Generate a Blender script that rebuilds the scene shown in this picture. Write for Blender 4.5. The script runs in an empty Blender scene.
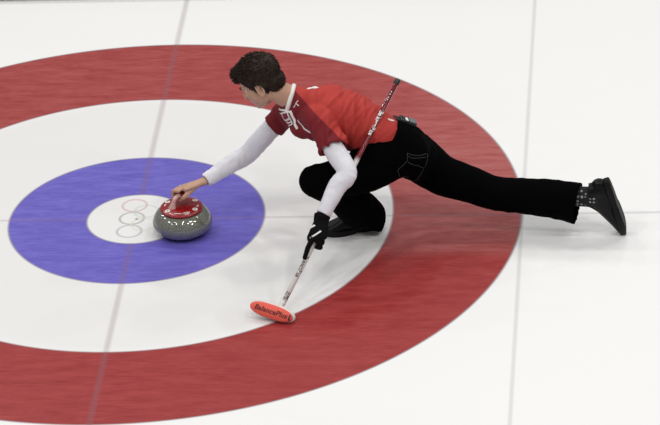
import bpy, bmesh, math, random
import numpy as np
from mathutils import Vector, Matrix, noise
from mathutils.bvhtree import BVHTree
random.seed(7)
V = Vector
S = bpy.context.scene
COL = S.collection
R = math.radians

# ------------------------------------------------------------------ camera
cd = bpy.data.cameras.new('camera')
cam = bpy.data.objects.new('camera', cd); COL.objects.link(cam)
cd.sensor_width = 36.0; cd.lens = 4007.6 / 660 * 36; cd.clip_end = 200
yaw, pitch, roll = -0.101053, 0.506480, -0.062077
fw = V((math.sin(yaw)*math.cos(pitch), math.cos(yaw)*math.cos(pitch), -math.sin(pitch)))
r0 = V((math.cos(yaw), -math.sin(yaw), 0)); u0 = r0.cross(fw)
rt = math.cos(roll)*r0 + math.sin(roll)*u0; up = rt.cross(fw)
cam.matrix_world = Matrix(((rt.x, up.x, -fw.x, 2.592914), (rt.y, up.y, -fw.y, -16.469951), (rt.z, up.z, -fw.z, 9.204965), (0, 0, 0, 1)))
S.camera = cam

# ------------------------------------------------------------------ world, arena lights, exposure
S.view_settings.view_transform = 'Standard'; S.view_settings.look = 'None'
S.view_settings.gamma = 1.0; S.view_settings.use_curve_mapping = False
S.view_settings.exposure = 0.0
w = bpy.data.worlds.new('arena'); S.world = w; w.use_nodes = True
bg = w.node_tree.nodes['Background']; bg.inputs[0].default_value = (0.93, 0.96, 1.0, 1); bg.inputs[1].default_value = 0.235
LAMP_W = 86
def lamp(x, y, z, e, size=0.55):
    l = bpy.data.lights.new('arena_lamp', 'AREA'); l.shape = 'DISK'; l.size = size; l.energy = e; l.color = (1.0, 0.985, 0.96)
    o = bpy.data.objects.new('arena_lamp', l); COL.objects.link(o); o.location = (x, y, z)
    o.rotation_euler = (V((1.0, -0.1, 0)) - V((x, y, z))).to_track_quat('-Z', 'Y').to_euler()
    return o
for ly in (-7.0, -3.2, 4.2, 8.5):
    for lx in (-7.5, -3.2, 1.0, 5.2, 9.5):
        lamp(lx, ly, 9.5, LAMP_W)

# ------------------------------------------------------------------ node helper
class NT:
    def __init__(s, name):
        s.m = bpy.data.materials.new(name); s.m.use_nodes = True
        s.t = s.m.node_tree; s.b = s.t.nodes['Principled BSDF']
    def n(s, typ, **k):
        x = s.t.nodes.new(typ)
        for a, v in k.items(): setattr(x, a, v)
        return x
    def link(s, a, b): s.t.links.new(a, b)
    def put(s, sock, v):
        if hasattr(v, 'is_linked'): s.link(v, sock)
        else: sock.default_value = v
    def math(s, op, a, b=0.0, c=0.0, clamp=False):
        x = s.n('ShaderNodeMath', operation=op); x.use_clamp = clamp
        s.put(x.inputs[0], a); s.put(x.inputs[1], b); s.put(x.inputs[2], c)
        return x.outputs[0]
    def step(s, v, e0, e1):       # smoothstep e0 -> e1
        x = s.n('ShaderNodeMapRange', interpolation_type='SMOOTHSTEP')
        s.put(x.inputs[0], v); x.inputs[1].default_value = e0; x.inputs[2].default_value = e1
        x.inputs[3].default_value = 0; x.inputs[4].default_value = 1
        return x.outputs[0]
    def mix(s, f, a, b):
        x = s.n('ShaderNodeMix', data_type='RGBA')
        s.put(x.inputs[0], f)
        s.put(x.inputs[6], a if hasattr(a, 'is_linked') else (*a, 1)); s.put(x.inputs[7], b if hasattr(b, 'is_linked') else (*b, 1))
        return x.outputs[2]
    def obj(s): return s.n('ShaderNodeTexCoord').outputs['Object']
    def noise(s, vec, scale, detail=3, stretch=None, rough=.5):
        if stretch:
            mp = s.n('ShaderNodeMapping'); s.link(vec, mp.inputs[0]); mp.inputs['Scale'].default_value = stretch; vec = mp.outputs[0]
        x = s.n('ShaderNodeTexNoise'); s.link(vec, x.inputs['Vector']); x.inputs['Scale'].default_value = scale
        x.inputs['Detail'].default_value = detail; x.inputs['Roughness'].default_value = rough
        return x.outputs['Fac']
    def bump(s, h, strength, dist):
        x = s.n('ShaderNodeBump'); x.inputs['Strength'].default_value = strength; x.inputs['Distance'].default_value = dist
        s.link(h, x.inputs['Height']); s.link(x.outputs[0], s.b.inputs['Normal'])

def mat(name, col, rough=.5, spec=.5, metal=0, nscale=0, namt=.15, bump=0, bscale=80, sheen=0, stretch=None, sss=0, coat=0):
    t = NT(name); b = t.b
    b.inputs['Roughness'].default_value = rough; b.inputs['Metallic'].default_value = metal
    b.inputs['Specular IOR Level'].default_value = spec
    if coat: b.inputs['Coat Weight'].default_value = coat; b.inputs['Coat Roughness'].default_value = .08
    if sheen: b.inputs['Sheen Weight'].default_value = sheen; b.inputs['Sheen Roughness'].default_value = .5
    if sss: b.inputs['Subsurface Weight'].default_value = sss; b.inputs['Subsurface Scale'].default_value = .01
    o = t.obj()
    f = t.noise(o, nscale or 20, 3, stretch)
    lo = tuple(c*(1-namt) for c in col); hi = tuple(min(1, c*(1+namt)) for c in col)
    t.link(t.mix(f, lo, hi), b.inputs['Base Color'])
    if bump: t.bump(t.noise(o, bscale, 2, stretch), bump, .003)
    return t.m

# ------------------------------------------------------------------ the ice sheet with its painted house
def ice_material():
    t = NT('ice_sheet'); o = t.obj()
    sx = t.n('ShaderNodeSeparateXYZ'); t.link(o, sx.inputs[0]); X, Y = sx.outputs[0], sx.outputs[1]
    r = t.math('SQRT', t.math('ADD', t.math('MULTIPLY', X, X), t.math('MULTIPLY', Y, Y)))
    n1 = t.noise(o, 1.6, 4, (.35, 1, 1)); n2 = t.noise(o, 20, 3, (.22, 1, 1), .6); n3 = t.noise(o, 80, 2, (.18, 1, 1), .7)
    streak = t.math('ADD', t.math('MULTIPLY', n2, .55), t.math('MULTIPLY', n3, .45))
    white = t.mix(n1, (.855, .85, .84), (.885, .885, .875))
    white = t.mix(t.math('SUBTRACT', 1.0, t.step(r, 1.15, 1.3)), white, t.mix(n1, (.78, .77, .76), (.81, .80, .79)))
    white = t.mix(t.step(X, 1.2, 2.6), white, (.895, .89, .88))  # stronger light on the right, painted into the white
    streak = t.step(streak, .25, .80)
    # ring paint paler towards the far side and along the centre line
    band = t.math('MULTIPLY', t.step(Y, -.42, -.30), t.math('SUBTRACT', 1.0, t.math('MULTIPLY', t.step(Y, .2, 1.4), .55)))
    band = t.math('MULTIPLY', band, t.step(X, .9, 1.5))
    lighten = t.math('ADD', t.math('MULTIPLY', band, .55), t.math('MULTIPLY', t.step(Y, -1.2, 1.5), .27))
    lighten = t.math('MULTIPLY', lighten, t.math('ADD', .45, streak))
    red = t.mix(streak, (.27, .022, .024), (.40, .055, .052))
    red = t.mix(lighten, red, (.44, .15, .14))
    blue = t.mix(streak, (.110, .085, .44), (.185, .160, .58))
    blue = t.mix(t.math('MULTIPLY', lighten, .35), blue, (.30, .29, .62))
    # lines: tee line, centre line, back line
    def line(D, half, soft):
        return t.math('SUBTRACT', 1.0, t.step(t.math('ABSOLUTE', D), half-soft, half+soft))
    c = white
    e = .006
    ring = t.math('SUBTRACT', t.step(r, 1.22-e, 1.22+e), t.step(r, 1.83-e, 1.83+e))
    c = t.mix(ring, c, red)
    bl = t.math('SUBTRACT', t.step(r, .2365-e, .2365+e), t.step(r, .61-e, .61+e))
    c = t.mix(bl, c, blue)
    for rad, k in ((1.83, .55), (1.22, .45), (.61, .5), (.2365, .5)):
        g = line(t.math('SUBTRACT', r, rad), .005, .005)
        c = t.mix(t.math('MULTIPLY', g, k), c, (.25, .22, .24))
    outb = t.step(r, .235, .24)
    tl = t.math('MULTIPLY', t.math('MULTIPLY', line(X, .013, .010), outb), .32)
    c = t.mix(tl, c, (.22, .12, .15))
    cl = t.math('MULTIPLY', t.math('MULTIPLY', line(Y, .009, .008), outb), .28)
    c = t.mix(cl, c, (.26, .16, .20))
    bk = t.math('MULTIPLY', line(t.math('SUBTRACT', X, 1.83), .009, .006), .30)
    c = t.mix(bk, c, (.34, .34, .34))
    # five interlocked rings on the button, rows turned towards the sheet's side
    R0 = .058
    rings = [((-.024, .132), (.60, .36, .38)), ((-.023, .007), (.30, .29, .29)), ((-.022, -.118), (.36, .38, .44)),
             ((.038, .073), (.52, .62, .54)), ((.038, -.052), (.64, .66, .54))]
    for (cx, cy), colr in rings:
        dx = t.math('SUBTRACT', X, cx); dy = t.math('SUBTRACT', Y, cy)
        d = t.math('SQRT', t.math('ADD', t.math('MULTIPLY', dx, dx), t.math('MULTIPLY', dy, dy)))
        g = line(t.math('SUBTRACT', d, R0), .006, .004)
        c = t.mix(t.math('MULTIPLY', g, .6), c, colr)
    # pin hole in the button
    d = t.math('SQRT', t.math('ADD', t.math('MULTIPLY', X, X), t.math('MULTIPLY', Y, Y)))
    c = t.mix(t.math('MULTIPLY', t.math('SUBTRACT', 1.0, t.step(d, .004, .012)), .7), c, (.12, .11, .1))
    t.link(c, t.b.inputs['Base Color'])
    t.b.inputs['Roughness'].default_value = .30; t.b.inputs['IOR'].default_value = 1.31
    t.put(t.b.inputs['Roughness'], t.math('ADD', .26, t.math('MULTIPLY', n2, .16)))
    t.bump(t.math('ADD', t.noise(o, 90, 2, None), t.math('MULTIPLY', n1, .1)), .10, .004)
    return t.m

def link(o, parent=None):
    COL.objects.link(o)
    if parent: o.parent = parent
    return o
def mesh_obj(name, verts, faces, m, parent=None, smooth=True):
    me = bpy.data.meshes.new(name); me.from_pydata([tuple(v) for v in verts], [], faces)
    for p in me.polygons: p.use_smooth = smooth
    if m: me.materials.append(m)
    return link(bpy.data.objects.new(name, me), parent)
def box(cx, cy, cz, sx, sy, sz):
    v = [(cx+i*sx/2, cy+j*sy/2, cz+k*sz/2) for i in (-1, 1) for j in (-1, 1) for k in (-1, 1)]
    f = [(0, 1, 3, 2), (4, 6, 7, 5), (0, 4, 5, 1), (2, 3, 7, 6), (0, 2, 6, 4), (1, 5, 7, 3)]
    return v, f
v, f = [(-14, -9, 0), (20, -9, 0), (20, 16, 0), (-14, 16, 0), (-14, -9, -.06), (20, -9, -.06), (20, 16, -.06), (-14, 16, -.06)], \
       [(0, 1, 2, 3), (7, 6, 5, 4), (0, 4, 5, 1), (1, 5, 6, 2), (2, 6, 7, 3), (3, 7, 4, 0)]
floor = mesh_obj('floor', v, f, ice_material(), None, False); floor['kind'] = 'structure'
v, f = box(2.5, 2.405, .035, 30, .05, .07)
dv = mesh_obj('trim_1', v, f, mat('sheet_divider', (.10, .095, .09), .7), None, False); dv['kind'] = 'structure'
bv = dv.modifiers.new('b', 'BEVEL'); bv.width = .012; bv.segments = 2

# ------------------------------------------------------------------ things, parts
def tag(o, label, cat, group=None):
    o['label'] = label; o['category'] = cat
    if group: o['group'] = group
    return o
def empty(name, loc, label, cat):
    o = bpy.data.objects.new(name, None); link(o); o.location = loc; o.empty_display_size = .1
    return tag(o, label, cat)
def adopt(o, root):           # geometry is written in world coordinates; keep it there under its root
    o.parent = root; o.matrix_parent_inverse = Matrix.Translation(-V(root.location))
    return o

class MB:
    def __init__(s): s.v = []; s.f = []
    def add(s, v, f):
        o = len(s.v); s.v += [V(x) for x in v]; s.f += [tuple(i+o for i in q) for q in f]
    def tube(s, st, n=20, sub=5, ref=(0, 0, 1), cap=1.0, hem0=0, hem1=0, closed=False):
        """st: list of (point, a, b[, ref]); a is the half width along ref, b across it"""
        P = [V(q[0]) for q in st]; A = [q[1] for q in st]; B = [q[2] for q in st]
        RF = [V(q[3]) if len(q) > 3 else V(ref) for q in st]
        def cr(arr, i, t):
            p0, p1, p2, p3 = arr[max(i-1, 0)], arr[i], arr[i+1], arr[min(i+2, len(arr)-1)]
            return 0.5*((2*p1) + (p2-p0)*t + (2*p0-5*p1+4*p2-p3)*t*t + (3*p1-p0-3*p2+p3)*t*t*t)
        C = []; 
        for i in range(len(P)-1):
            for k in range(sub):
                t = k/sub; C.append((cr(P, i, t), cr(A, i, t), cr(B, i, t), RF[i].lerp(RF[i+1], t)))
        C.append((P[-1], A[-1], B[-1], RF[-1]))
        T = []
        for i in range(len(C)):
            T.append((C[min(i+1, len(C)-1)][0]-C[max(i-1, 0)][0]).normalized())
        def ring(c, a, b, rf, t):
            x = (rf - t*rf.dot(t)).normalized(); y = t.cross(x)
            return [c + x*a*math.cos(q) + y*b*math.sin(q) for q in (2*math.pi*j/n for j in range(n))]
        rings = []
        def endrings(i, sgn, hem):
            c, a, b, rf = C[i]; t = T[i]; out = []
            if hem:
                out.append(ring(c, a-.006, b-.006, rf, t)); out.append(ring(c - t*sgn*hem, a-.012, b-.012, rf, t)); out.append([c - t*sgn*(hem+.004)])
            else:
                m = min(a, b)*cap
                for q in (30, 55, 75): out.append(ring(c + t*sgn*m*math.sin(R(q)), a*math.cos(R(q)), b*math.cos(R(q)), rf, t))
                out.append([c + t*sgn*m])
            return out
        e0 = endrings(0, -1, hem0); e1 = endrings(len(C)-1, 1, hem1)
        rings = e0[::-1] + [ring(*C[i], T[i]) for i in range(len(C))] + e1
        base = len(s.v); idx = []
        for rg in rings:
            idx.append(list(range(len(s.v), len(s.v)+len(rg)))); s.v += rg
        for a_, b_ in zip(idx[:-1], idx[1:]):
            if len(a_) == 1: s.f += [(a_[0], b_[(j+1) % n], b_[j]) for j in range(n)]
            elif len(b_) == 1: s.f += [(a_[j], a_[(j+1) % n], b_[0]) for j in range(n)]
            else: s.f += [(a_[j], a_[(j+1) % n], b_[(j+1) % n], b_[j]) for j in range(n)]
        return s
    def ell(s, c, r, M=None, n=20):
        M = M or Matrix.Identity(3); c = V(c)
        vs = []; m = n//2
        for i in range(1, m):
            for j in range(n):
                th = math.pi*i/m; ph = 2*math.pi*j/n
                vs.append(c + M @ V((r[0]*math.sin(th)*math.cos(ph), r[1]*math.sin(th)*math.sin(ph), r[2]*math.cos(th))))
        fs = [((i*n+j), (i+1)*n+j, (i+1)*n+(j+1) % n, i*n+(j+1) % n) for i in range(m-2) for j in range(n)]
        vs += [c + M @ V((0, 0, r[2])), c - M @ V((0, 0, r[2]))]
        a, b = len(vs)-2, len(vs)-1
        fs += [(a, j, (j+1) % n) for j in range(n)] + [((m-2)*n+j, b, (m-2)*n+(j+1) % n) for j in range(n)]
        s.add(vs, fs); return s
    def lathe(s, prof, c=(0, 0, 0), n=64, axis=None):
        c = V(c); q = axis.to_track_quat('Z', 'Y') if axis else None
        vs = []; 
        for (r_, z_) in prof:
            for j in range(n):
                a = 2*math.pi*j/n; p_ = V((r_*math.cos(a), r_*math.sin(a), z_)); vs.append(c + (q @ p_ if q else p_))
        fs = [(i*n+j, i*n+(j+1) % n, (i+1)*n+(j+1) % n, (i+1)*n+j) for i in range(len(prof)-1) for j in range(n)]
        fs.append(tuple(range(n))[::-1]); fs.append(tuple((len(prof)-1)*n+j for j in range(n)))
        s.add(vs, fs); return s
    def build(s, name, m, parent=None, smooth=True):
        o = mesh_obj(name, s.v, s.f, m, None, smooth)
        if parent: 
            if isinstance(parent, tuple): pass
            else: adopt(o, parent)
        return o
def sub(o, part):              # hang a sub-part (written in world coordinates too) on a part
    o.parent = part; o.matrix_parent_inverse = Matrix.Identity(4); o.matrix_parent_inverse = Matrix.Identity(4)
    return o
def remesh(mb, name, m, parent, vox=.006, smooth=6, disp=None, fac=.5):
    """one continuous skin over everything in mb"""
    me = bpy.data.meshes.new(name); me.from_pydata([tuple(v) for v in mb.v], [], mb.f)
    bm = bmesh.new(); bm.from_mesh(me); bmesh.ops.recalc_face_normals(bm, faces=bm.faces); bm.to_mesh(me); bm.free()
    o = bpy.data.objects.new(name, me); COL.objects.link(o)
    rm = o.modifiers.new('r', 'REMESH'); rm.mode = 'VOXEL'; rm.voxel_size = vox; rm.adaptivity = 0
    sm = o.modifiers.new('s', 'SMOOTH'); sm.factor = fac; sm.iterations = smooth
    bpy.context.view_layer.update()
    dg = bpy.context.evaluated_depsgraph_get(); me2 = bpy.data.meshes.new_from_object(o.evaluated_get(dg))
    o.modifiers.clear(); o.data = me2; bpy.data.meshes.remove(me); me2.name = name
    if disp:
        nn = [v.normal.copy() for v in me2.vertices]
        for v, nv in zip(me2.vertices, nn): v.co = v.co + disp(v.co.copy(), nv)
    me2.materials.clear(); me2.materials.append(m)
    for p in me2.polygons: p.use_smooth = True
    me2.update()
    if parent: adopt(o, parent)
    return o
def lettering(text, size, M, m, name='lettering', extrude=.0004, space=1.0, bold=0.0, shear=0.0):
    c = bpy.data.curves.new('t', 'FONT'); c.body = text; c.size = size; c.extrude = extrude; c.align_x = 'CENTER'; c.align_y = 'CENTER'
    c.space_character = space; c.offset = bold; c.shear = shear
    t = bpy.data.objects.new('t', c); COL.objects.link(t); bpy.context.view_layer.update()
    me = bpy.data.meshes.new_from_object(t.evaluated_get(bpy.context.evaluated_depsgraph_get()))
    bpy.data.objects.remove(t); me.transform(M); me.materials.clear(); me.materials.append(m); me.name = name
    o = bpy.data.objects.new(name, me); COL.objects.link(o)
    return o
def frame(o, x, y, z):
    return Matrix(((x.x, y.x, z.x, o.x), (x.y, y.y, z.y, o.y), (x.z, y.z, z.z, o.z), (0, 0, 0, 1)))
def subpart(o, part):
    """world-coordinate mesh made a child of a part whose own mesh is in world coordinates"""
    o.parent = part; o.matrix_parent_inverse = part.matrix_world.inverted()
    return o

# ------------------------------------------------------------------ materials
SKIN = mat('skin', (.52, .31, .215), .5, .4, nscale=30, namt=.12, sss=.12)
HAIR = mat('dark_hair', (.024, .014, .009), .6, .2, nscale=60, namt=.5)
BLACK = mat('black_trouser_cloth', (.0012, .0012, .0015), .9, .03, nscale=9, namt=.3, bump=.25, bscale=400)
GLOVE = mat('black_glove', (.003, .003, .0035), .85, .12, nscale=40, namt=.3, bump=.3, bscale=300)
LEATHER = mat('black_leather', (.002, .002, .0025), .36, .2, nscale=25, namt=.3, bump=.12, bscale=120)
RUBBER = mat('shoe_rubber', (.0035, .003, .003), .5, .2, nscale=30, namt=.25)
WHITE_CLOTH = mat('white_sleeve_cloth', (.76, .75, .80), .85, .3, nscale=25, namt=.04, bump=.12, bscale=300)
WHITE = mat('white_print', (.80, .78, .76), .6, nscale=30, namt=.04)
GREY = mat('grey_plastic', (.16, .17, .18), .4, nscale=30)
BLACK_PLASTIC = mat('black_plastic', (.012, .012, .012), .4, nscale=30)
STITCH = mat('pocket_thread', (.035, .032, .026), .8, nscale=60)
CREAM = mat('white_plastic', (.74, .70, .68), .4, nscale=30, namt=.05)
PAD = mat('coral_red_pad', (.82, .125, .085), .75, nscale=60, namt=.08, bump=.2, bscale=300)
DARK_INK = mat('dark_red_ink', (.12, .01, .012), .6, nscale=30)
MAROON = mat('broom_maroon', (.16, .006, .012), .22, nscale=12, coat=.5)
CAPRED = mat('stone_cap_red', (.27, .006, .008), .25, nscale=12, namt=.1, coat=.4)

def granite():
    t = NT('grey_granite'); o = t.obj()
    a = t.noise(o, 160, 3, None, .8); b = t.noise(o, 420, 2, None, .7); c = t.noise(o, 14, 3)
    f = t.step(t.math('ADD', t.math('MULTIPLY', a, .6), t.math('MULTIPLY', b, .4)), .36, .66)
    col = t.mix(f, (.040, .042, .030), (.33, .33, .265)); col = t.mix(t.math('MULTIPLY', c, .3), col, (.13, .14, .11))
    sx = t.n('ShaderNodeSeparateXYZ'); t.link(o, sx.inputs[0])
    band = t.math('SUBTRACT', 1.0, t.step(t.math('ABSOLUTE', t.math('SUBTRACT', sx.outputs[2], .060)), .011, .017))
    col = t.mix(t.math('MULTIPLY', band, .6), col, (.19, .19, .20))      # matt striking band
    t.link(col, t.b.inputs['Base Color'])
    t.put(t.b.inputs['Roughness'], t.math('ADD', .07, t.math('MULTIPLY', band, .4)))
    t.b.inputs['Specular IOR Level'].default_value = .5
    t.put(t.b.inputs['Coat Weight'], t.math('SUBTRACT', 1.0, t.math('MULTIPLY', band, .8))); t.b.inputs['Coat IOR'].default_value = 1.8; t.b.inputs['Coat Roughness'].default_value = .02
    return t.m
GRANITE = granite()

# ------------------------------------------------------------------ the stone
SC = V((.237, -.126, 0))
stone = empty('curling_stone', SC, 'grey speckled granite curling stone with a red handle on the blue ring', 'curling stone')
prof = [(.0, .004), (.055, .004), (.062, .0), (.066, .0), (.076, .002), (.096, .006), (.119, .016), (.133, .029), (.1395, .043), (.1405, .055), (.138, .068),
        (.131, .081), (.120, .094), (.110, .102), (.098, .107), (.085, .109), (.0, .110)]
mb = MB(); P_ = []
for i in range(len(prof)-1):
    for k in range(3):
        t_ = k/3; P_.append((prof[i][0]*(1-t_)+prof[i+1][0]*t_, prof[i][1]*(1-t_)+prof[i+1][1]*t_))
P_.append(prof[-1]); P_ = [(max(r_, .0005), z_*1.14) for r_, z_ in P_]
mb.lathe(P_, (0, 0, 0), 96)
g = mb.build('granite_body', GRANITE); g.parent = stone
g.modifiers.new('s', 'SMOOTH').iterations = 3
mb = MB(); mb.lathe([(.0005, .124), (.098, .124), (.101, .126), (.101, .131), (.098, .1345), (.085, .138), (.05, .1405), (.0005, .141)], (0, 0, 0), 72)
cap = mb.build('cap', CAPRED); cap.parent = stone
# handle, in stone coordinates
G0 = V((-.024, -.008, .187)); G1 = V((.052, .078, .193))
gd = (G1-G0).normalized()
mb = MB()
mb.tube([(G0 + gd*.010, .0100, .0100), (G0+gd*.028, .0115, .0115), ((G0+G1)/2, .0125, .0125), (G1-gd*.01, .012, .012), (G1, .010, .010)], 20, 5, (0, 0, 1))
grip = mb.build('grip', CAPRED); grip.parent = stone
mb = MB()
NK = mat('pale_handle_neck', (.62, .36, .33), .3, nscale=30, namt=.06, coat=.3)
mb.tube([(V((-.040, -.024, .136)), .020, .015, (1, 0, 0)), (V((-.039, -.022, .144)), .017, .013, (1, 0, 0)), (V((-.034, -.018, .161)), .011, .010, (1, 0, 0)), (V((-.028, -.013, .178)), .010, .010, (1, 0, 0)), (G0+gd*.012, .0115, .0115, (1, 0, 0)), (G0+gd*.024, .0122, .0122, (1, 0, 0))], 20, 5, (1, 0, 0), .4)
neck_ = mb.build('handle_neck', NK); neck_.parent = stone; neck_['label'] = 'pale pinkish handle neck'
def cap_z(r_):
    return .1413 - max(0, r_-.05)*.075 - max(0, r_-.085)*.16
def disc_on_cap(ang, rad, size, name, m, sy=1.0):
    c_ = V((math.cos(R(ang))*rad, math.sin(R(ang))*rad, 0)); vs = []; n_ = 24
    for j in range(n_):
        a = 2*math.pi*j/n_; q = c_ + V((math.cos(a)*size, math.sin(a)*size*sy, 0)); vs.append((q.x, q.y, cap_z(q.length)+.0006))
    return vs, tuple(range(n_))
# white marks of the cap: four round emblems near the rim, five small rings and a line of lettering between them
EMR = mat('emblem_red', (.42, .03, .03), .4)
for ang in (-140, -28, 40, 152):
    vs, fc = disc_on_cap(ang, .078, .0125, 'emblem', WHITE); mbm = MB(); mbm.add(vs, [fc])
    em = mbm.build('round_emblem', WHITE); sub(em, cap)
    mbm = MB(); c_ = V((math.cos(R(ang))*.078, math.sin(R(ang))*.078, 0)); vs = []
    for k in range(10):     # a small five pointed mark in the middle of the emblem
        a = 2*math.pi*k/10 + .3; q = c_ + V((math.cos(a), math.sin(a), 0))*(.0075 if k % 2 == 0 else .0032)
        vs.append((q.x, q.y, cap_z(q.length)+.0012))
    mbm.add(vs, [tuple(range(10))]); pt = mbm.build('emblem_mark', EMR); sub(pt, cap)
for base_ang in (-66, 114):
    vs = []; fs = []
    for (dx, dy) in ((-.011, .003), (0, .003), (.011, .003), (-.0055, -.003), (.0055, -.003)):
        ca, sa = math.cos(R(base_ang+90)), math.sin(R(base_ang+90))
        px_ = math.cos(R(base_ang))*.080 + dx*ca - dy*sa; py_ = math.sin(R(base_ang))*.080 + dx*sa + dy*ca
        o_ = len(vs); n_ = 20
        for j in range(n_):
            a = 2*math.pi*j/n_
            for q in (.0038, .0058):
                x_, y_ = px_+q*math.cos(a), py_+q*math.sin(a); vs.append((x_, y_, cap_z(math.hypot(x_, y_))+.0007))
        for j in range(n_):
            k = (j+1) % n_; fs.append((o_+2*j, o_+2*j+1, o_+2*k+1, o_+2*k))
    mbm = MB(); mbm.add(vs, fs); rg = mbm.build('ring_emblem', WHITE); sub(rg, cap)
for ang, txt in ((-95, 'vancouver'), (85, 'vancouver'), (-4, '2010'), (176, '2010')):
    a = R(ang); c_ = V((math.cos(a)*.078, math.sin(a)*.078, cap_z(.078)+.0006)); y_ = V((-math.cos(a), -math.sin(a), .06)).normalized(); x_ = V((-math.sin(a), math.cos(a), 0)); z_ = x_.cross(y_)
    lt = lettering(txt, .0095, frame(c_, x_, y_, z_), WHITE, 'cap_lettering', .0003, 1.0, .0004); sub(lt, cap)

# ------------------------------------------------------------------ the broom
B0 = V((.768, -.900, .042)); B1 = V((1.285, -.10, .771)); BU = (B1-B0).normalized(); BL = (B1-B0).length
broom = empty('curling_broom', (B0.x, B0.y, 0), 'curling broom with coral red pad and long shaft, held in the black glove', 'curling broom')
def shaft_piece(name, l0, l1, r_, m, cap_=.3):
    mb = MB(); mb.tube([(B0+BU*l0, r_, r_), (B0+BU*(l0+l1)/2, r_, r_), (B0+BU*l1, r_, r_)], 20, 2, (1, 0, 0), cap_)
    o = mb.build(name, m); adopt(o, broom); return o
def shaft_mat():
    t = NT('broom_shaft_paint'); o = t.obj()
    dp = t.n('ShaderNodeVectorMath', operation='DOT_PRODUCT'); sb = t.n('ShaderNodeVectorMath', operation='SUBTRACT')
    t.link(o, sb.inputs[0]); sb.inputs[1].default_value = B0; t.link(sb.outputs[0], dp.inputs[0]); dp.inputs[1].default_value = BU
    f = t.step(dp.outputs['Value'], .755, .79)
    t.link(t.mix(f, (.70, .66, .63), (.16, .006, .012)), t.b.inputs['Base Color']); t.b.inputs['Roughness'].default_value = .2
    t.b.inputs['Coat Weight'].default_value = .4
    return t.m
shaft = shaft_piece('shaft', 0, BL-.012, .0125, shaft_mat())
ec = shaft_piece('end_cap', BL-.022, BL, .0145, BLACK_PLASTIC); ec['label'] = 'black end cap'
VIEW = V((.05, -.87, .49)).normalized()
nrm = (VIEW - BU*VIEW.dot(BU)).normalized(); side = BU.cross(nrm)
INK = mat('shaft_ink', (.10, .08, .08), .5)
def shaft_text(txt, l, size, m, flip=1, off=0):
    c_ = B0 + BU*l + nrm*.0121 + side*off
    lt = lettering(txt, size, frame(c_, BU*flip, -side*flip if True else side, nrm), m, 'lettering', .0006, 1.0, .0007)
    # text x runs along the shaft; keep it a right-handed frame
    return lt
def shaft_letter(txt, l, size, m, reverse=False):
    x_ = -BU if reverse else BU; y_ = nrm.cross(x_)
    lt = lettering(txt, size, frame(B0 + BU*l + nrm*.0118, x_, y_, nrm), m, 'lettering', .0008, 1.0, .0008)
    for v_ in lt.data.vertices:      # wrap the letters round the tube
        d = v_.co - B0; ax = BU*d.dot(BU); rr_ = d-ax; h = rr_.dot(nrm) - .0118; sdv = rr_.dot(y_)
        a = sdv/.0125; v_.co = B0 + ax + (nrm*math.cos(a) + y_*math.sin(a))*(.0129 + h)
    adopt(lt, broom); lt.parent = shaft; lt.matrix_parent_inverse = Matrix.Identity(4)
    return lt
shaft_letter('BalancePlus', .965, .028, WHITE, True)
shaft_letter('BalancePlus', .205, .024, INK, True)
shaft_letter('EPS', .052, .028, INK, True)
shaft_letter('- -  - -', 1.11, .020, WHITE, True)
# head
HX = V((.90, -.31, -.17)).normalized(); HN = V((.0, -.80, .60)); HN = (HN - HX*HN.dot(HX)).normalized(); HY = HN.cross(HX)
HC = V((.727, -.950, .040))
def lens(hl, hw, n_=40):
    out = []
    for j in range(n_):
        a = 2*math.pi*j/n_; cx_, sy_ = math.cos(a), math.sin(a)
        out.append((hl*math.copysign(abs(cx_)**.68, cx_), hw*math.copysign(abs(sy_)**.95, sy_)))
    return out
def slab(outline, n0, n1, round_=.004):
    vs = []; N_ = len(outline)
    lays = ((n0, .93), (n0+round_, 1), (n1-round_, 1), (n1, .93))
    for (h, k) in lays:
        for (a, b) in outline: vs.append(HC + HX*a*k + HY*b*k + HN*h)
    fs = [(l*N_+j, l*N_+(j+1) % N_, (l+1)*N_+(j+1) % N_, (l+1)*N_+j) for l in range(3) for j in range(N_)]
    fs += [tuple(range(N_))[::-1], tuple(3*N_+j for j in range(N_))]
    return vs, fs
mb = MB(); mb.add(*[(([q + HY*.005 for q in a_]), b_) for a_, b_ in (slab(lens(.110, .0375), -.026, -.003),)][0]); hd = mb.build('head_housing', CREAM); adopt(hd, broom); hd['label'] = 'white head housing'
mb = MB(); mb.add(*slab(lens(.103, .0320), -.004, .018)); pad = mb.build('pad', PAD); adopt(pad, broom); pad['label'] = 'coral red pad'
lt = lettering('BalancePlus', .033, frame(HC + HN*.0185, HX, HY, HN), DARK_INK, 'lettering', .0008, 1.04, .0007, .15)
lt.parent = pad
mb = MB(); mb.tube([(HC+HN*.0185+HX*.092-HY*.012, .004, .0015), (HC+HN*.0185+HX*.092+HY*.012, .004, .0015)], 12, 2, HX, .5)
pt = mb.build('pad_mark', BLACK_PLASTIC); pt.parent = pad
mb = MB(); mb.tube([(HC-HN*.02, .014, .012, HX), ((HC-HN*.03+B0)/2, .012, .012, HX), (B0+BU*.02, .0145, .0145, HX)], 18, 4, HX, .3)
hg = mb.build('hinge', CREAM); adopt(hg, broom)

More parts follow.
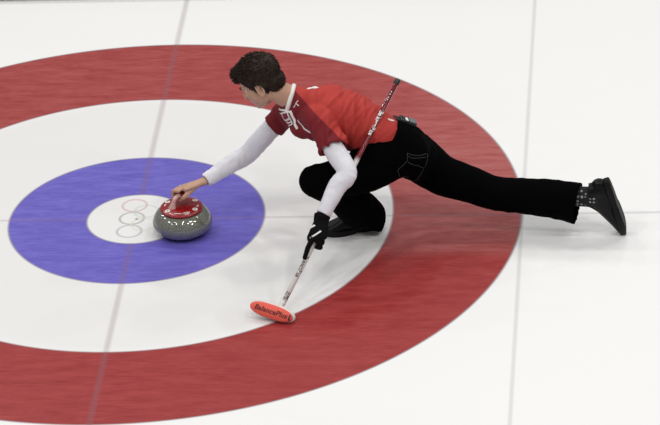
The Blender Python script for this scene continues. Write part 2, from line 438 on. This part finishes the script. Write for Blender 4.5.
# ------------------------------------------------------------------ the person
hipL = V((1.284, -.20, .422)); kneeL = V((.918, -.36, .389)); ankL = V((1.116, -.15, .095))
hipR = V((1.330, -.04, .335)); kneeR = V((1.726, -.11, .175)); ankR = V((2.174, -.20, .197))
pelvis = V((1.298, -.12, .415)); waist = V((1.205, -.14, .501)); chest = V((.988, -.14, .615))
neckb = V((.801, -.115, .681)); skull = V((.69, -.11, .750))
shL = V((.923, -.27, .679)); elL = V((1.05, -.47, .494)); wrL = V((.948, -.60, .340))
shR = V((.740, .05, .525)); elR = V((.545, .04, .322)); wrR = V((.348, -.075, .240))
s_sh = (shR-shL).normalized(); s_hip = (hipR-hipL + V((-.03, 0, 0))).normalized()
person = empty('person', (1.10, -.15, 0), 'man in red shirt and black trousers lunging low on the ice, reaching for the stone', 'person')

def torso(mb, g=0.0, lo=True):
    st = [(pelvis + V((.04, .01, -.03)), .150, .115, s_hip), (pelvis, .168, .120, s_hip), (pelvis.lerp(waist, .6), .160, .112, s_hip.lerp(s_sh, .3)),
          (waist, .150, .105, s_hip.lerp(s_sh, .5)), (waist.lerp(chest, .5), .158, .112, s_sh), (chest, .172, .120, s_sh),
          (chest.lerp(neckb, .45) + V((0, 0, .002)), .160, .098, s_sh), (chest.lerp(neckb, .75), .115, .070, s_sh), (neckb, .062, .060, s_sh)]
    if g < 0: st[0] = (pelvis + V((.0, .0, -.0)), .125, .095, s_hip); st[1] = (pelvis + V((-.02, 0, .01)), .135, .10, s_hip)
    if not lo: st = [(pelvis.lerp(waist, .92), .136, .096, s_hip.lerp(s_sh, .4)), (waist.lerp(chest, .12), .146, .104, s_sh)] + st[4:]
    mb.tube([(p_, a+g, b+g, r_) for p_, a, b, r_ in st], 32, 5)
def leg(mb, h, k, a, g, radii, ref, side_):
    r0_, r1_, r2_, r3_, r4_ = radii
    mb.tube([(h, r0_+g, r0_+g), (h.lerp(k, .5) + V((0, 0, -.017)), r1_+g-.006, r1_+g-.006), (k, r2_+g, r2_+g), (k.lerp(a, .4), r3_+g, r3_+g), (a, r4_+g, r4_+g)], 24, 6, ref)

# hands -------------------------------------------------------------
def finger(mb, pts, r0_, g=0):
    rr_ = [r0_*1.05, r0_, r0_*.93, r0_*.82]
    mb.tube([(p_, r_+g, r_+g) for p_, r_ in zip(pts, rr_)], 12, 4, (.3, .2, 1))
def palm(mb, wr, mcps, g, thick, wrist_r, ref):
    m_ = sum(mcps, V())/len(mcps); half = (mcps[0]-mcps[-1]).length/2 + .008
    mb.tube([(wr, wrist_r*1.15+g, wrist_r*.8+g, ref), (wr.lerp(m_, .35), half*.80+g, thick*1.15+g, ref), (wr.lerp(m_, .7), half*.98+g, thick*1.1+g, ref), (wr.lerp(m_, .97), half+g, thick*.85+g, ref)], 20, 4)
def right_hand(mb, g=0):
    a0_ = SC+G0; mid = SC+(G0+G1)/2; d = V((-.78, .62, 0)).normalized(); mcps = []
    for i, t_ in enumerate((-.044, -.022, .000, .021)):
        c_ = mid + gd*t_; ln = (.96, 1.06, 1.0, .84)[i]; Z = V((0, 0, 1))
        m_ = c_ - d*.010 + Z*.031; mcps.append(m_)
        finger(mb, [m_, c_ + d*.026*ln + Z*.021, c_ + d*.027*ln - Z*.008, c_ + d*.010 - Z*.023], .0098 if i < 3 else .0085, g)
    palm(mb, wrR, mcps, g, .014, .025, gd)
    th0 = wrR.lerp(mcps[0], .35) + V((0, -.010, -.010)); 
    finger(mb, [th0, mid - gd*.036 - d*.040 + V((0, 0, .008)), mid - gd*.038 - d*.026 - V((0, 0, .008)), mid - gd*.036 - d*.010 - V((0, 0, .022))], .0115, g)
HP = B0 + BU*.335
hn = nrm; he = side if side.x > 0 else -side
def left_hand(mb, g=0):
    mcps = [HP + hn*.034 - he*.014 - BU*.008, HP + hn*.036 + he*.002 + BU*.010, HP + hn*.034 + he*.012 + BU*.030, HP + hn*.030 + he*.020 + BU*.048]
    finger(mb, [mcps[0], HP - BU*.045 + hn*.024 - he*.014, HP - BU*.068 + hn*.019 - he*.010, HP - BU*.090 + hn*.017 - he*.007], .0100, g)
    for i, t_ in ((1, -.012), (2, .012), (3, .036)):
        k = (0, 1.05, 1.0, .88)[i]; c_ = HP + BU*t_
        finger(mb, [mcps[i], c_ + he*.032*k + hn*.022, c_ + he*.028*k - hn*.006, c_ + he*.004 - hn*.024], .0098, g)
    palm(mb, wrL, mcps, g, .014, .026, (mcps[0]-mcps[3]).normalized())
    th0 = wrL.lerp(mcps[0], .4) - he*.008
    finger(mb, [th0, HP - he*.030 + hn*.012 + BU*.020, HP - he*.026 - hn*.006 + BU*.004, HP - he*.008 - hn*.024 - BU*.004], .0115, g)

# head frame -------------------------------------------------------------
HD = V((.645, -.120, .790))
hf = V((-math.cos(R(33))*math.cos(R(7)), math.cos(R(33))*math.sin(R(7)), -math.sin(R(33)))).normalized()   # facing
hl = V((0, 0, 1)).cross(hf).normalized(); hl = (hl + V((0, 0, .06))).normalized(); hl = (hl - hf*hl.dot(hf)).normalized(); hu = hf.cross(hl)
HM = Matrix((hf, hl, hu)).transposed()*1.06; HI = HM.inverted()
def hw_(x, y, z): return HD + HM @ V((x, y, z))
def head(mb):
    mb.ell(hw_(-.014, 0, .028), (.096, .074, .082), HM, 28)
    mb.ell(hw_(.030, 0, -.030), (.054, .060, .085), HM, 28)
    mb.ell(hw_(.040, 0, -.078), (.042, .040, .032), HM); mb.ell(hw_(.063, 0, -.096), (.020, .022, .017), HM)
    mb.ell(hw_(.005, .046, -.060), (.040, .016, .030), HM); mb.ell(hw_(.005, -.046, -.060), (.040, .016, .030), HM)
    mb.ell(hw_(.070, 0, .014), (.018, .048, .012), HM)
    mb.tube([(hw_(.080, 0, .006), .008, .009), (hw_(.091, 0, -.014), .008, .008), (hw_(.101, 0, -.033), .009, .010), (hw_(.091, 0, -.041), .009, .012)], 14, 4, HM @ V((0, 0, 1)), .8)
    mb.ell(hw_(.096, .011, -.038), (.009, .008, .007), HM); mb.ell(hw_(.096, -.011, -.038), (.009, .008, .007), HM)
    mb.ell(hw_(.084, 0, -.060), (.009, .022, .006), HM); mb.ell(hw_(.081, 0, -.070), (.009, .019, .007), HM)
    for sg in (-1, 1):
        mb.ell(hw_(.058, sg*.040, -.018), (.020, .018, .014), HM)
        E_ = HM @ Matrix.Rotation(R(18)*sg, 3, 'Z') @ Matrix.Rotation(R(-8), 3, 'Y')
        for j in range(10):
            a = 2*math.pi*j/10; b = 2*math.pi*(j+1)/10
        pts_ = [(hw_(-.014 + .016*math.cos(a), sg*(.078 + .004*math.cos(a+2.6)), -.022 + .027*math.sin(a)), .0048, .0052) for a in [2*math.pi*j/12 for j in range(13)]]
        mb.tube(pts_, 10, 2, HM @ V((0, 1, 0)))
        mb.ell(hw_(-.013, sg*.073, -.022), (.012, .006, .023), HM, 14); mb.ell(hw_(-.008, sg*.077, -.047), (.007, .005, .008), HM, 12)
    mb.tube([(neckb + V((.03, 0, -.04)), .062, .060), (neckb, .060, .058), (hw_(-.045, 0, -.085), .054, .052), (hw_(-.030, 0, -.045), .056, .054)], 24, 5, HM @ V((0, 1, 0)))

def face_disp(co, nv):
    q = HI @ (co - HD); k = V()
    if q.length > .16: return k
    for sg in (-1, 1):
        d2 = ((q.x-.078)/.03)**2 + ((q.y-sg*.031)/.016)**2 + ((q.z+.006)/.010)**2
        k -= nv*.006*math.exp(-d2)
        d3 = ((q.x+.010)/.008)**2 + ((q.y-sg*.082)/.01)**2 + ((q.z+.026)/.012)**2
        k -= nv*.010*math.exp(-d3)
    d2 = ((q.x-.09)/.03)**2 + (q.y/.022)**2 + ((q.z+.065)/.0022)**2
    k -= nv*.003*math.exp(-d2)
    return k

body = MB(); torso(body, -.016)
LR = (.092, .084, .064, .058, .038)
leg(body, hipL, kneeL, ankL, -.012, LR, (0, 1, 0), -1); leg(body, hipR, kneeR, ankR, -.012, LR, (0, 1, 0), 1)
SHOES = ((V((1.172, -.105, 0)), V((.886, -.182, 0)), V((0, 0, 1))), (V((2.243, -.205, .304)), V((2.334, -.200, .006)), V((-1, 0, -.25))))
for (hl_, to_, uv_), an_ in zip(SHOES, (ankL, ankR)):
    x_ = (to_-hl_).normalized(); z_ = (uv_ - x_*uv_.dot(x_)).normalized(); y_ = z_.cross(x_)
    body.tube([(an_, .030, .030, y_), (hl_ + x_*.062 + z_*.085, .028, .030, y_), (hl_ + x_*.10 + z_*.052, .028, .030, y_), (hl_ + x_*.16 + z_*.044, .032, .022, y_), (hl_ + x_*.21 + z_*.036, .034, .015, y_), (hl_ + x_*.245 + z_*.034, .028, .010, y_)], 18, 5, y_)
    body.ell(hl_ + x_*.045 + z_*.05, (.024, .024, .024))
def arm(mb, sh, el, wr, g, rs):
    mb.tube([(sh, rs[0]+g, rs[0]+g), (sh.lerp(el, .5), rs[1]+g, rs[1]+g), (el, rs[2]+g, rs[2]+g), (el.lerp(wr, .35), rs[3]+g, rs[3]+g), (wr, rs[4]+g, (rs[4]+g)*.9)], 22, 6, (0, 1, .3))
AR = (.050, .044, .040, .037, .028)
arm(body, shL, elL, wrL, -.008, AR); arm(body, shR, elR, wrR, -.008, AR)
body.tube([(shL.lerp(shR, .25) + V((.02, 0, 0)), .05, .05), (shL, .046, .046)], 16, 3); body.tube([(shR.lerp(shL, .25) + V((.02, 0, 0)), .05, .05), (shR, .046, .046)], 16, 3)
left_hand(body, -.0015); right_hand(body, 0); head(body)
bodyo = remesh(body, 'body', SKIN, person, .0042, 5, face_disp, .5)

# eyes, brows
IRIS = mat('eye_dark', (.03, .02, .015), .15); EYEW = mat('eye_white', (.7, .68, .66), .2)
for sg in (-1, 1):
    mb = MB(); mb.ell(hw_(.059, sg*.031, -.006), (.0125, .0125, .0115), HM, 16); e_ = mb.build('eye', EYEW); adopt(e_, person)
    mb = MB(); mb.ell(hw_(.0690, sg*.031, -.006), (.0042, .0055, .0055), HM, 12); i_ = mb.build('iris', IRIS); i_.parent = e_
    mb = MB(); mb.tube([(hw_(.086, sg*.014, .014), .0030, .0025), (hw_(.084, sg*.030, .020), .0036, .0028), (hw_(.072, sg*.047, .015), .0022, .002)], 10, 4); b_ = mb.build('eyebrow', HAIR); adopt(b_, person)

# hair -------------------------------------------------------------
def hair_inside(q):     # q in head coordinates: is this scalp?
    x, y, z = q
    if x > .052: return z > .048
    if x > .022: return z > .048 - (.052-x)*2.1
    if x > .010: return z > -.028
    if x > -.020: return z > .004
    return z > -.080 - max(0, (-x-.02))*.05
hb = MB(); hb.ell(hw_(-.016, 0, .034), (.104, .081, .086), HM, 40)
hb.ell(hw_(.052, 0, .078), (.040, .050, .026), HM, 24)
hb.ell(hw_(-.056, 0, -.024), (.050, .064, .068), HM, 28); hb.ell(hw_(-.020, 0, -.008), (.060, .083, .062), HM, 28); hb.ell(hw_(.068, 0, .062), (.028, .045, .022), HM, 24)
def hair_disp(co, nv):
    q = HI @ (co - HD)
    n_ = noise.noise(V((q.x*26, q.y*26, q.z*20))) + .4*noise.noise(q*70)
    k = nv*.0040*n_
    if not hair_inside(q): k -= nv*.016
    return k
hair = remesh(hb, 'hair', HAIR, person, .004, 3, hair_disp, .5)
# short tufts over the hair shell
tf = MB(); vs_ = [v_ for v_ in hair.data.vertices]; rnd = random.Random(5)
cand = []
for v_ in rnd.sample(vs_, min(len(vs_), 5200)):
    q = HI @ (v_.co - HD)
    if hair_inside(q) and not (abs(q.y) > .06 and q.z < -.0 and q.x > -.03): cand.append((v_.co.copy(), v_.normal.copy(), q))
for co, nv, q in cand[:2600]:
    top = max(0, min(1, (q.z-.02)/.08)); ln = .010 + .010*top*rnd.random() + .004*rnd.random()
    comb = (hf*.6*top - hu*.8*(1-top)*1.0 + hl*rnd.uniform(-.5, .5) + hf*rnd.uniform(-.4, .4) + hu*rnd.uniform(0, .35)*top)
    tdir = (nv*(.34 + .3*top*rnd.random()) + comb).normalized()
    sd = tdir.cross(nv).normalized() if tdir.cross(nv).length > 1e-3 else hl
    wd = .0022; a = co - nv*.003; m_ = a + tdir*ln*.55 + nv*.0015; e_ = a + tdir*ln - nv*.001
    nn_ = sd.cross(tdir)
    tf.add([a-sd*wd, a+sd*wd, a+nn_*wd, m_-sd*wd*.8, m_+sd*wd*.8, m_+nn_*wd*.8, e_], [(0, 1, 4, 3), (1, 2, 5, 4), (2, 0, 3, 5), (3, 4, 6), (4, 5, 6), (5, 3, 6), (0, 2, 1)])
me_ = tf.build('hair_tufts', HAIR); me_.parent = hair; me_.matrix_parent_inverse = Matrix.Identity(4)

# clothes -------------------------------------------------------------
def folds(amp, fr, seed):
    def f_(co, nv):
        q = co + V((seed, 0, 0))
        a = noise.noise(V((q.x*fr, q.y*fr, q.z*fr))); b = 1-abs(noise.noise(V((q.x*fr*2.1+5, q.y*fr*2.1, q.z*fr*1.3))))*2
        return nv*amp*(a*.8 + b*.6 - .2)
    return f_
# trousers
tr = MB()
st = [(pelvis + V((.05, .01, -.04)), .150, .105, s_hip), (pelvis, .172, .124, s_hip), (pelvis.lerp(waist, .62), .166, .119, s_hip.lerp(s_sh, .3)), (pelvis.lerp(waist, .93) + V((0, 0, -.008)), .158, .112, s_hip.lerp(s_sh, .4))]
tr.tube(st, 32, 6, (0, 1, 0), .3)
tr.ell(pelvis + V((.050, .015, -.055)), (.105, .135, .095)); tr.ell(hipL + V((.045, .04, -.035)), (.085, .095, .085)); tr.ell(hipL + V((-.092, -.042, .036)), (.135, .100, .098))
tr.tube([(hipL + V((.045, .02, .01)), .088, .088), (hipL + V((-.02, 0, .0)), .105, .098), (hipL.lerp(kneeL, .5) + V((0, 0, -.018)), .100, .100), (hipL.lerp(kneeL, .85) + V((0, 0, -.008)), .090, .082), (kneeL + V((-.014, 0, 0)), .076, .077)], 28, 6, (0, 1, 0))
tr.tube([(kneeL, .078, .078), (kneeL.lerp(ankL, .3) + V((.01, 0, 0)), .082, .080), (kneeL.lerp(ankL, .65) + V((.0, 0, 0)), .092, .088), (ankL + V((-.02, -.01, .010)), .100, .086), (ankL + V((-.032, -.012, -.024)), .112, .080)], 28, 6, (1, 0, 0), 0, 0, .02)
tr.tube([(hipR + V((.0, .0, .02)), .110, .108), (hipR.lerp(kneeR, .3) + V((0, 0, -.026)), .096, .100), (hipR.lerp(kneeR, .62) + V((0, 0, -.020)), .084, .088), (kneeR + V((0, 0, -.004)), .080, .080), (kneeR.lerp(ankR, .45) + V((0, 0, -.012)), .088, .088), (kneeR.lerp(ankR, .84) + V((0, 0, -.040)), .100, .088)], 28, 6, (0, 0, 1), .8, 0, .04)
trousers = remesh(tr, 'trousers', BLACK, person, .006, 8, folds(.006, 7, 3.3), .5)

# jersey
F_ = s_sh
tdir_ = (neckb - chest).normalized(); front = tdir_.cross(s_sh).normalized()
def jersey_mat():
    t = NT('red_jersey'); o = t.obj()
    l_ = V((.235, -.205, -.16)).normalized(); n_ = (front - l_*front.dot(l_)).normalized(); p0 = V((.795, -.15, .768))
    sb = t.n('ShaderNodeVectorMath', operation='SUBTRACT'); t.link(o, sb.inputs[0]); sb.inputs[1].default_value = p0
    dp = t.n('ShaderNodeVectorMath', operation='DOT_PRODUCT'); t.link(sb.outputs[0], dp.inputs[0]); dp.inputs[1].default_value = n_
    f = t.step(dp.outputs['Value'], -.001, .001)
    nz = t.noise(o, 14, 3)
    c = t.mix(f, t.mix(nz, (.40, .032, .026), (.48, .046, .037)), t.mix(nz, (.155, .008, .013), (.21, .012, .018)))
    t.link(c, t.b.inputs['Base Color']); t.b.inputs['Roughness'].default_value = .75; t.b.inputs['Specular IOR Level'].default_value = .3
    t.bump(t.noise(o, 350, 2), .15, .002)
    return t.m
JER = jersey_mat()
def jersey_folds(co, nv):
    a_ = co.dot(tdir_); b_ = co.dot(s_sh); c_ = co.dot(front)
    n1 = 1-abs(noise.noise(V((a_*19 + c_*6, b_*4, c_*4 + 3))))*2.4
    n2 = 1-abs(noise.noise(V((a_*34 - c_*9, b_*6 + 7, c_*7))))*2.4
    n3 = noise.noise(co*9)
    k = max(0, min(1, (co.x-.86)/.10))*(1 - .7*max(0, min(1, (co.x-1.12)/.10)))
    return nv*((.0110*n1 + .0052*n2)*(.22 + .78*k) + .004*n3 - .002)
jr = MB(); torso(jr, .009, False)
hemL = shL.lerp(elL, .56); hemR = shR.lerp(elR, .31)
jr.tube([(shL.lerp(shR, .30) + V((.02, 0, 0)), .078, .070), (shL + V((0, 0, -.004)), .072, .066), (shL.lerp(elL, .3), .066, .064), (hemL, .068, .066)], 26, 6, (1, 0, 0), .8, 0, .03)
jr.tube([(shR.lerp(shL, .30) + V((.02, 0, 0)), .075, .066), (shR + V((0, 0, 0)), .066, .060), (shR.lerp(elR, .16), .060, .057), (hemR, .059, .056)], 26, 6, (0, 0, 1), .8, 0, .03)
jr.ell(V((.805, -.12, .640)), (.075, .078, .068)); jr.ell(V((.842, -.155, .575)), (.070, .085, .062)); jr.ell(V((.90, -.17, .590)), (.080, .10, .075))
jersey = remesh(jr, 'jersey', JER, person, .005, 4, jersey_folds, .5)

# white undershirt sleeves
for (sh, el, wr, nm) in ((shL, elL, wrL, 'l'), (shR, elR, wrR, 'r')):
    mb = MB(); w_ = el.lerp(wr, .97)
    mb.tube([(sh.lerp(el, .25), .046, .046), (sh.lerp(el, .6), .0485, .0470), (el + (el - sh.lerp(wr, .5))*.10, .0455, .0455), (el.lerp(wr, .30), .0450, .0440), (el.lerp(wr, .7), .0375, .0370), (w_, .0335, .032)], 24, 6, (0, 1, .3), .5, 0, .015)
    sl = remesh(mb, 'undershirt_sleeve', WHITE_CLOTH, person, .005, 4, folds(.003, 16, 2.2 if nm == 'l' else 6.1), .5)

# glove
mb = MB(); left_hand(mb, .0022)
wdir = (elL-wrL).normalized()
mb.tube([(wrL.lerp(HP, .25), .033, .028), (wrL + wdir*.0, .039, .034)], 20, 3, he, .3)
glove = remesh(mb, 'glove', GLOVE, person, .0035, 3, None, .5); glove['label'] = 'black glove'


# collar, placket
nk = (skull-neckb).normalized()
nk = V((-.93, .04, .30)).normalized(); cx_ = (neckb.lerp(skull, .17) + V((0, 0, -.004))); a1 = (s_sh - nk*s_sh.dot(nk)).normalized(); a2 = nk.cross(a1)
mb = MB(); n_ = 28
mb.tube([(cx_ + a1*math.cos(q)*.071 + a2*math.sin(q)*.067, .0105, .007) for q in (2*math.pi*j/n_ for j in range(n_+1))], 12, 2, nk)
collar = mb.build('collar', WHITE); adopt(collar, jersey); collar['label'] = 'white collar band'

# shoes -------------------------------------------------------------
def shoe(name, heel, toe, upv, label):
    x_ = (toe-heel).normalized(); z_ = (upv - x_*upv.dot(x_)).normalized(); y_ = z_.cross(x_); M = frame(heel, x_, y_, z_)
    k = (toe-heel).length/.30
    def T(mb): mb.v = [M @ (V(q)*k) for q in mb.v]; return mb
    mb = MB()
    mb.tube([(V((.022, 0, .052)), .030, .034), (V((.06, 0, .056)), .036, .042), (V((.11, 0, .062)), .040, .050), (V((.16, -.002, .052)), .044, .041), (V((.21, -.004, .040)), .046, .031), (V((.25, -.004, .033)), .043, .022), (V((.275, -.002, .030)), .034, .018)], 28, 5, (0, 1, 0), .9)
    mb.tube([(V((.055, 0, .05)), .038, .045, (0, 1, 0)), (V((.056, 0, .085)), .037, .048, (0, 1, 0)), (V((.052, 0, .108)), .037, .048, (0, 1, 0))], 24, 4, (0, 1, 0), .3, 0, .012)
    up_ = remesh(T(mb), 'upper', LEATHER, None, .0045, 5, None, .5)
    root = empty(name, heel, label, 'shoe') if False else None
    up_.name = name; adopt(up_, person)
    # sole
    N_ = 44; out = []
    for j in range(N_):
        a = 2*math.pi*j/N_; c_, s_ = math.cos(a), math.sin(a)
        xx = .152 + .150*math.copysign(abs(c_)**.8, c_)
        wd = .036 + .013*max(0, math.sin((xx-.12)/.18*math.pi)) - .004*math.sin(max(0, min(1, (xx-.05)/.13))*math.pi)
        out.append((xx, wd*math.copysign(abs(s_)**.75, s_)))
    vs = []; lay = ((0, .96, 0), (.003, 1, 0), (.024, 1.0, 0), (.029, .97, 0))
    for z0, kk, _ in lay:
        for a, b in out:
            toe_up = .012*max(0, (a-.23)/.07)**2
            vs.append(((a-.152)*kk+.152, b*kk, z0 + toe_up + (.004 if .10 < a < .15 and z0 < .01 else 0)))
    fs = [(l*N_+j, l*N_+(j+1) % N_, (l+1)*N_+(j+1) % N_, (l+1)*N_+j) for l in range(3) for j in range(N_)] + [tuple(range(N_))[::-1], tuple(3*N_+j for j in range(N_))]
    mb = MB(); mb.add(vs, fs); so = T(mb).build('sole', RUBBER); adopt(so, up_)
    # tongue and laces
    mb = MB(); mb.tube([(V((.155, 0, .090)), .020, .004), (V((.125, 0, .108)), .024, .005), (V((.105, 0, .126)), .025, .005), (V((.098, 0, .142)), .018, .004)], 16, 4, (0, 1, 0), .5)
    tg = T(mb).build('tongue', LEATHER); adopt(tg, up_)
    for q in range(4):
        xx = .118 + .017*q; zz = .114 - .0105*q
        mb = MB(); mb.tube([(V((xx+.004, -.024, zz-.014)), .0022, .0022), (V((xx, 0, zz+.002)), .0022, .0022), (V((xx+.004, .024, zz-.014)), .0022, .0022)], 8, 5, (1, 0, 0))
        lc = T(mb).build('lace', BLACK_PLASTIC); adopt(lc, up_)
    mb = MB()
    for sg in (-1, 1):
        mb.tube([(V((.108, 0, .106)), .0025, .0025), (V((.112, sg*.018, .112)), .0025, .0025), (V((.118, sg*.026, .100)), .0025, .0025), (V((.110, sg*.010, .105)), .0025, .0025)], 8, 4, (1, 0, 0))
    bw = T(mb).build('lace_bow', BLACK_PLASTIC); adopt(bw, up_)
    return up_
sh1 = shoe('shoe', *SHOES[0], '')
sh2 = shoe('shoe', *SHOES[1], '')

# sock
def sock_mat():
    t = NT('dotted_sock'); o = t.obj()
    vo = t.n('ShaderNodeTexVoronoi'); vo.inputs['Scale'].default_value = 52; vo.inputs['Randomness'].default_value = .25; t.link(o, vo.inputs['Vector'])
    f = t.step(vo.outputs['Distance'], .28, .42)
    t.link(t.mix(f, (.24, .24, .26), (.004, .004, .005)), t.b.inputs['Base Color']); t.b.inputs['Roughness'].default_value = .9
    return t.m
mb = MB(); d_ = (ankR-kneeR).normalized()
mb.tube([(ankR - d_*.16, .044, .044), (ankR - d_*.08, .046, .046), (ankR - d_*.02, .047, .048), (ankR + V((.014, 0, -.002)), .046, .048)], 24, 5, (0, 1, 0), .4)
sock = mb.build('sock', sock_mat()); adopt(sock, person); sock['label'] = 'black sock with pale dots'
mb = MB(); mb.tube([(ankL + V((0, 0, .06)), .040, .040), (ankL, .038, .040), (ankL + V((0, 0, -.03)), .036, .042)], 20, 3, (0, 1, 0), .4)
sk = mb.build('sock', sock.data.materials[0]); adopt(sk, person)

# trims and marks sewn or printed on the clothes ---------------------------
def tree(o):
    me = o.data; return BVHTree.FromPolygons([v.co.copy() for v in me.vertices], [tuple(p.vertices) for p in me.polygons])
def catmull(pts, k=6):
    P = [V(p) for p in pts]; out = []
    for i in range(len(P)-1):
        p0, p1, p2, p3 = P[max(i-1, 0)], P[i], P[i+1], P[min(i+2, len(P)-1)]
        for j in range(k):
            t = j/k; out.append(0.5*((2*p1)+(p2-p0)*t+(2*p0-5*p1+4*p2-p3)*t*t+(3*p1-p0-3*p2+p3)*t**3))
    out.append(P[-1]); return out
def strip(name, pts, hw, tr_, m, part, lift=.0015, k=6, taper=False):
    """a thin sewn band that follows the cloth under it"""
    C = []
    for p in catmull(pts, k):
        co, nv, _, _ = tr_.find_nearest(p); C.append((co + nv*lift, nv))
    vs = []; fs = []; N_ = len(C)
    for i, (c, nv) in enumerate(C):
        t = (C[min(i+1, N_-1)][0]-C[max(i-1, 0)][0]).normalized(); sd_ = nv.cross(t).normalized(); w_ = hw
        if taper: w_ = hw*(.35 + .65*math.sin(math.pi*(i+.5)/N_))
        vs += [c - sd_*w_ - nv*.003, c - sd_*w_ + nv*.0006, c + sd_*w_ + nv*.0006, c + sd_*w_ - nv*.003]
    for i in range(N_-1):
        for j in range(4): fs.append((4*i+j, 4*i+(j+1) % 4, 4*i+4+(j+1) % 4, 4*i+4+j))
    fs += [(3, 2, 1, 0), tuple(4*(N_-1)+q for q in range(4))]
    o = mesh_obj(name, vs, fs, m, None, False); adopt(o, part); return o
JT = tree(jersey); TT = tree(trousers); GT = tree(glove)
strip('placket', [(.7870, -.1880, .6660), (.7948, -.1934, .6464), (.8074, -.2009, .6136), (.8198, -.2285, .5916)], .0062, JT, WHITE, jersey, .003)
strip('collar_end', [(.7260, -.120, .640), (.7521, -.1698, .6607), (.7719, -.1841, .6627), (.7870, -.1900, .660)], .0042, JT, WHITE, jersey, .003)
strip('chest_piping', [(.8233, -.2139, .6306), (.8375, -.2284, .6173), (.8568, -.2500, .6024), (.8983, -.30, .590)], .0042, JT, WHITE, jersey)
strip('shoulder_print', [(.8700, -.140, .755), (.8958, -.1546, .7646), (.9109, -.1665, .7706), (.918, -.165, .768)], .010, JT, WHITE, jersey)
strip('hem_print', [(1.235, -.204, .622), (1.2465, -.1981, .6152), (1.2636, -.1848, .6026)], .0055, JT, WHITE, jersey, .002, 6, True)
# small leaping cat mark: back, tail and two pairs of legs
pm = [[(.8094, -.1989, .6906), (.8160, -.2000, .7040), (.8251, -.2000, .7195)], [(.8251, -.2000, .7195), (.8290, -.202, .7240)],
      [(.8200, -.2040, .7110), (.8323, -.2157, .7043)], [(.8094, -.1989, .6906), (.8020, -.197, .6880)]]
for q in pm: strip('chest_emblem_stroke', q, .0017, JT, WHITE, jersey, .0015, 4)
# flag patch: white edged, white cross on red
FA, FB, FC, FD = V((.733, -.140, .632)), V((.776, -.184, .662)), V((.797, -.202, .598)), V((.752, -.150, .556))
def patch(name, u0, u1, v0, v1, lift, m, parent):
    n_ = 6; vs = []; fs = []
    for i in range(n_+1):
        for j in range(n_+1):
            u = u0+(u1-u0)*i/n_; v_ = v0+(v1-v0)*j/n_
            p = (FA*(1-u)+FB*u)*(1-v_) + (FD*(1-u)+FC*u)*v_
            co, nv, _, _ = JT.find_nearest(p); vs.append(co+nv*lift)
    for i in range(n_):
        for j in range(n_): a = i*(n_+1)+j; fs.append((a, a+1, a+n_+2, a+n_+1))
    o = mesh_obj(name, vs, fs, m, None, False); adopt(o, parent)
    so = o.modifiers.new('s', 'SOLIDIFY'); so.thickness = .001; so.offset = 0
    return o
FLAGRED = mat('flag_red', (.20, .008, .03), .7, nscale=30)
fl = patch('flag_patch', 0, 1, 0, 1, .003, WHITE, jersey); fl['label'] = 'red flag patch with a white cross'
for (a, b, c, d) in ((.10, .38, .08, .40), (.54, .90, .08, .40), (.10, .38, .56, .92), (.54, .90, .56, .92)):
    patch('flag_field', a, b, c, d, .0042, FLAGRED, fl)
# pocket seams on the left seat
pk = [(1.3236, -.2806, .4859), (1.3505, -.2771, .4731), (1.3812, -.2581, .4598), (1.4112, -.2230, .4482), (1.4103, -.2324, .4165), (1.3949, -.2323, .3799), (1.3695, -.2301, .3317),
      (1.3387, -.2024, .2959), (1.3100, -.235, .318), (1.2885, -.2630, .3457), (1.2798, -.3061, .4062), (1.2989, -.2995, .4285), (1.3224, -.2896, .4489), (1.3236, -.2806, .4859)]
strip('pocket_seam', pk, .0011, TT, STITCH, trousers, .0008)
strip('pocket_seam', [(1.3277, -.2838, .4719), (1.3456, -.2830, .4607), (1.3722, -.2693, .4529), (1.4067, -.2336, .4382)], .0011, TT, STITCH, trousers, .0008)
strip('pocket_seam', [(1.3268, -.2897, .4437), (1.3529, -.2796, .4221), (1.3745, -.2629, .4074), (1.3949, -.2323, .3799)], .0011, TT, STITCH, trousers, .0008)
# white print on the glove
strip('glove_print', [(.8933, -.6795, .2689), (.9139, -.6944, .2902), (.9320, -.6864, .2984), (.9454, -.678, .3039)], .0038, GT, WHITE, glove)
strip('glove_print', [(.888, -.655, .300), (.900, -.660, .318), (.915, -.660, .330)], .0045, GT, WHITE, glove)

# transmitter clipped on the waistband ---------------------------
T0 = V((1.262, -.145, .592)); T1 = V((1.377, -.110, .530)); tx = (T1-T0).normalized(); tz = (V((.3, 0, 1)) - tx*V((.3, 0, 1)).dot(tx)).normalized(); ty = tz.cross(tx)
pack = empty('microphone_transmitter', T0.lerp(T1, .5), 'small grey transmitter pack clipped on the back of the black waistband', 'transmitter')
def pbox(name, c, s_, m, parent, bev=.003):
    v, f = box(0, 0, 0, *s_); Mx = frame(T0.lerp(T1, .5) + tx*c[0] + ty*c[1] + tz*c[2], tx, ty, tz)
    o = mesh_obj(name, [Mx @ V(q) for q in v], f, m, None, False); adopt(o, parent)
    b = o.modifiers.new('b', 'BEVEL'); b.width = bev; b.segments = 3; return o
pc = pbox('case', (-.002, 0, .010), (.084, .044, .020), BLACK_PLASTIC, pack, .005)
pbox('front_panel', (.020, 0, .016), (.034, .038, .014), GREY, pc)
pbox('display', (-.012, -.004, .0205), (.014, .026, .003), WHITE, pc, .001)
pbox('clip', (-.052, 0, .006), (.028, .030, .010), BLACK_PLASTIC, pack)
mb = MB(); q0 = T0 - tx*.0
mb.tube([(T0.lerp(T1, .28) + tz*.003, .0022, .0022), (T0 + tz*.006, .0022, .0022), (T0 - tx*.03 + tz*.004, .002, .002), (T0 - tx*.055 - tz*.004, .002, .002)], 10, 5, ty)
cb = mb.build('antenna', BLACK_PLASTIC); adopt(cb, pack)
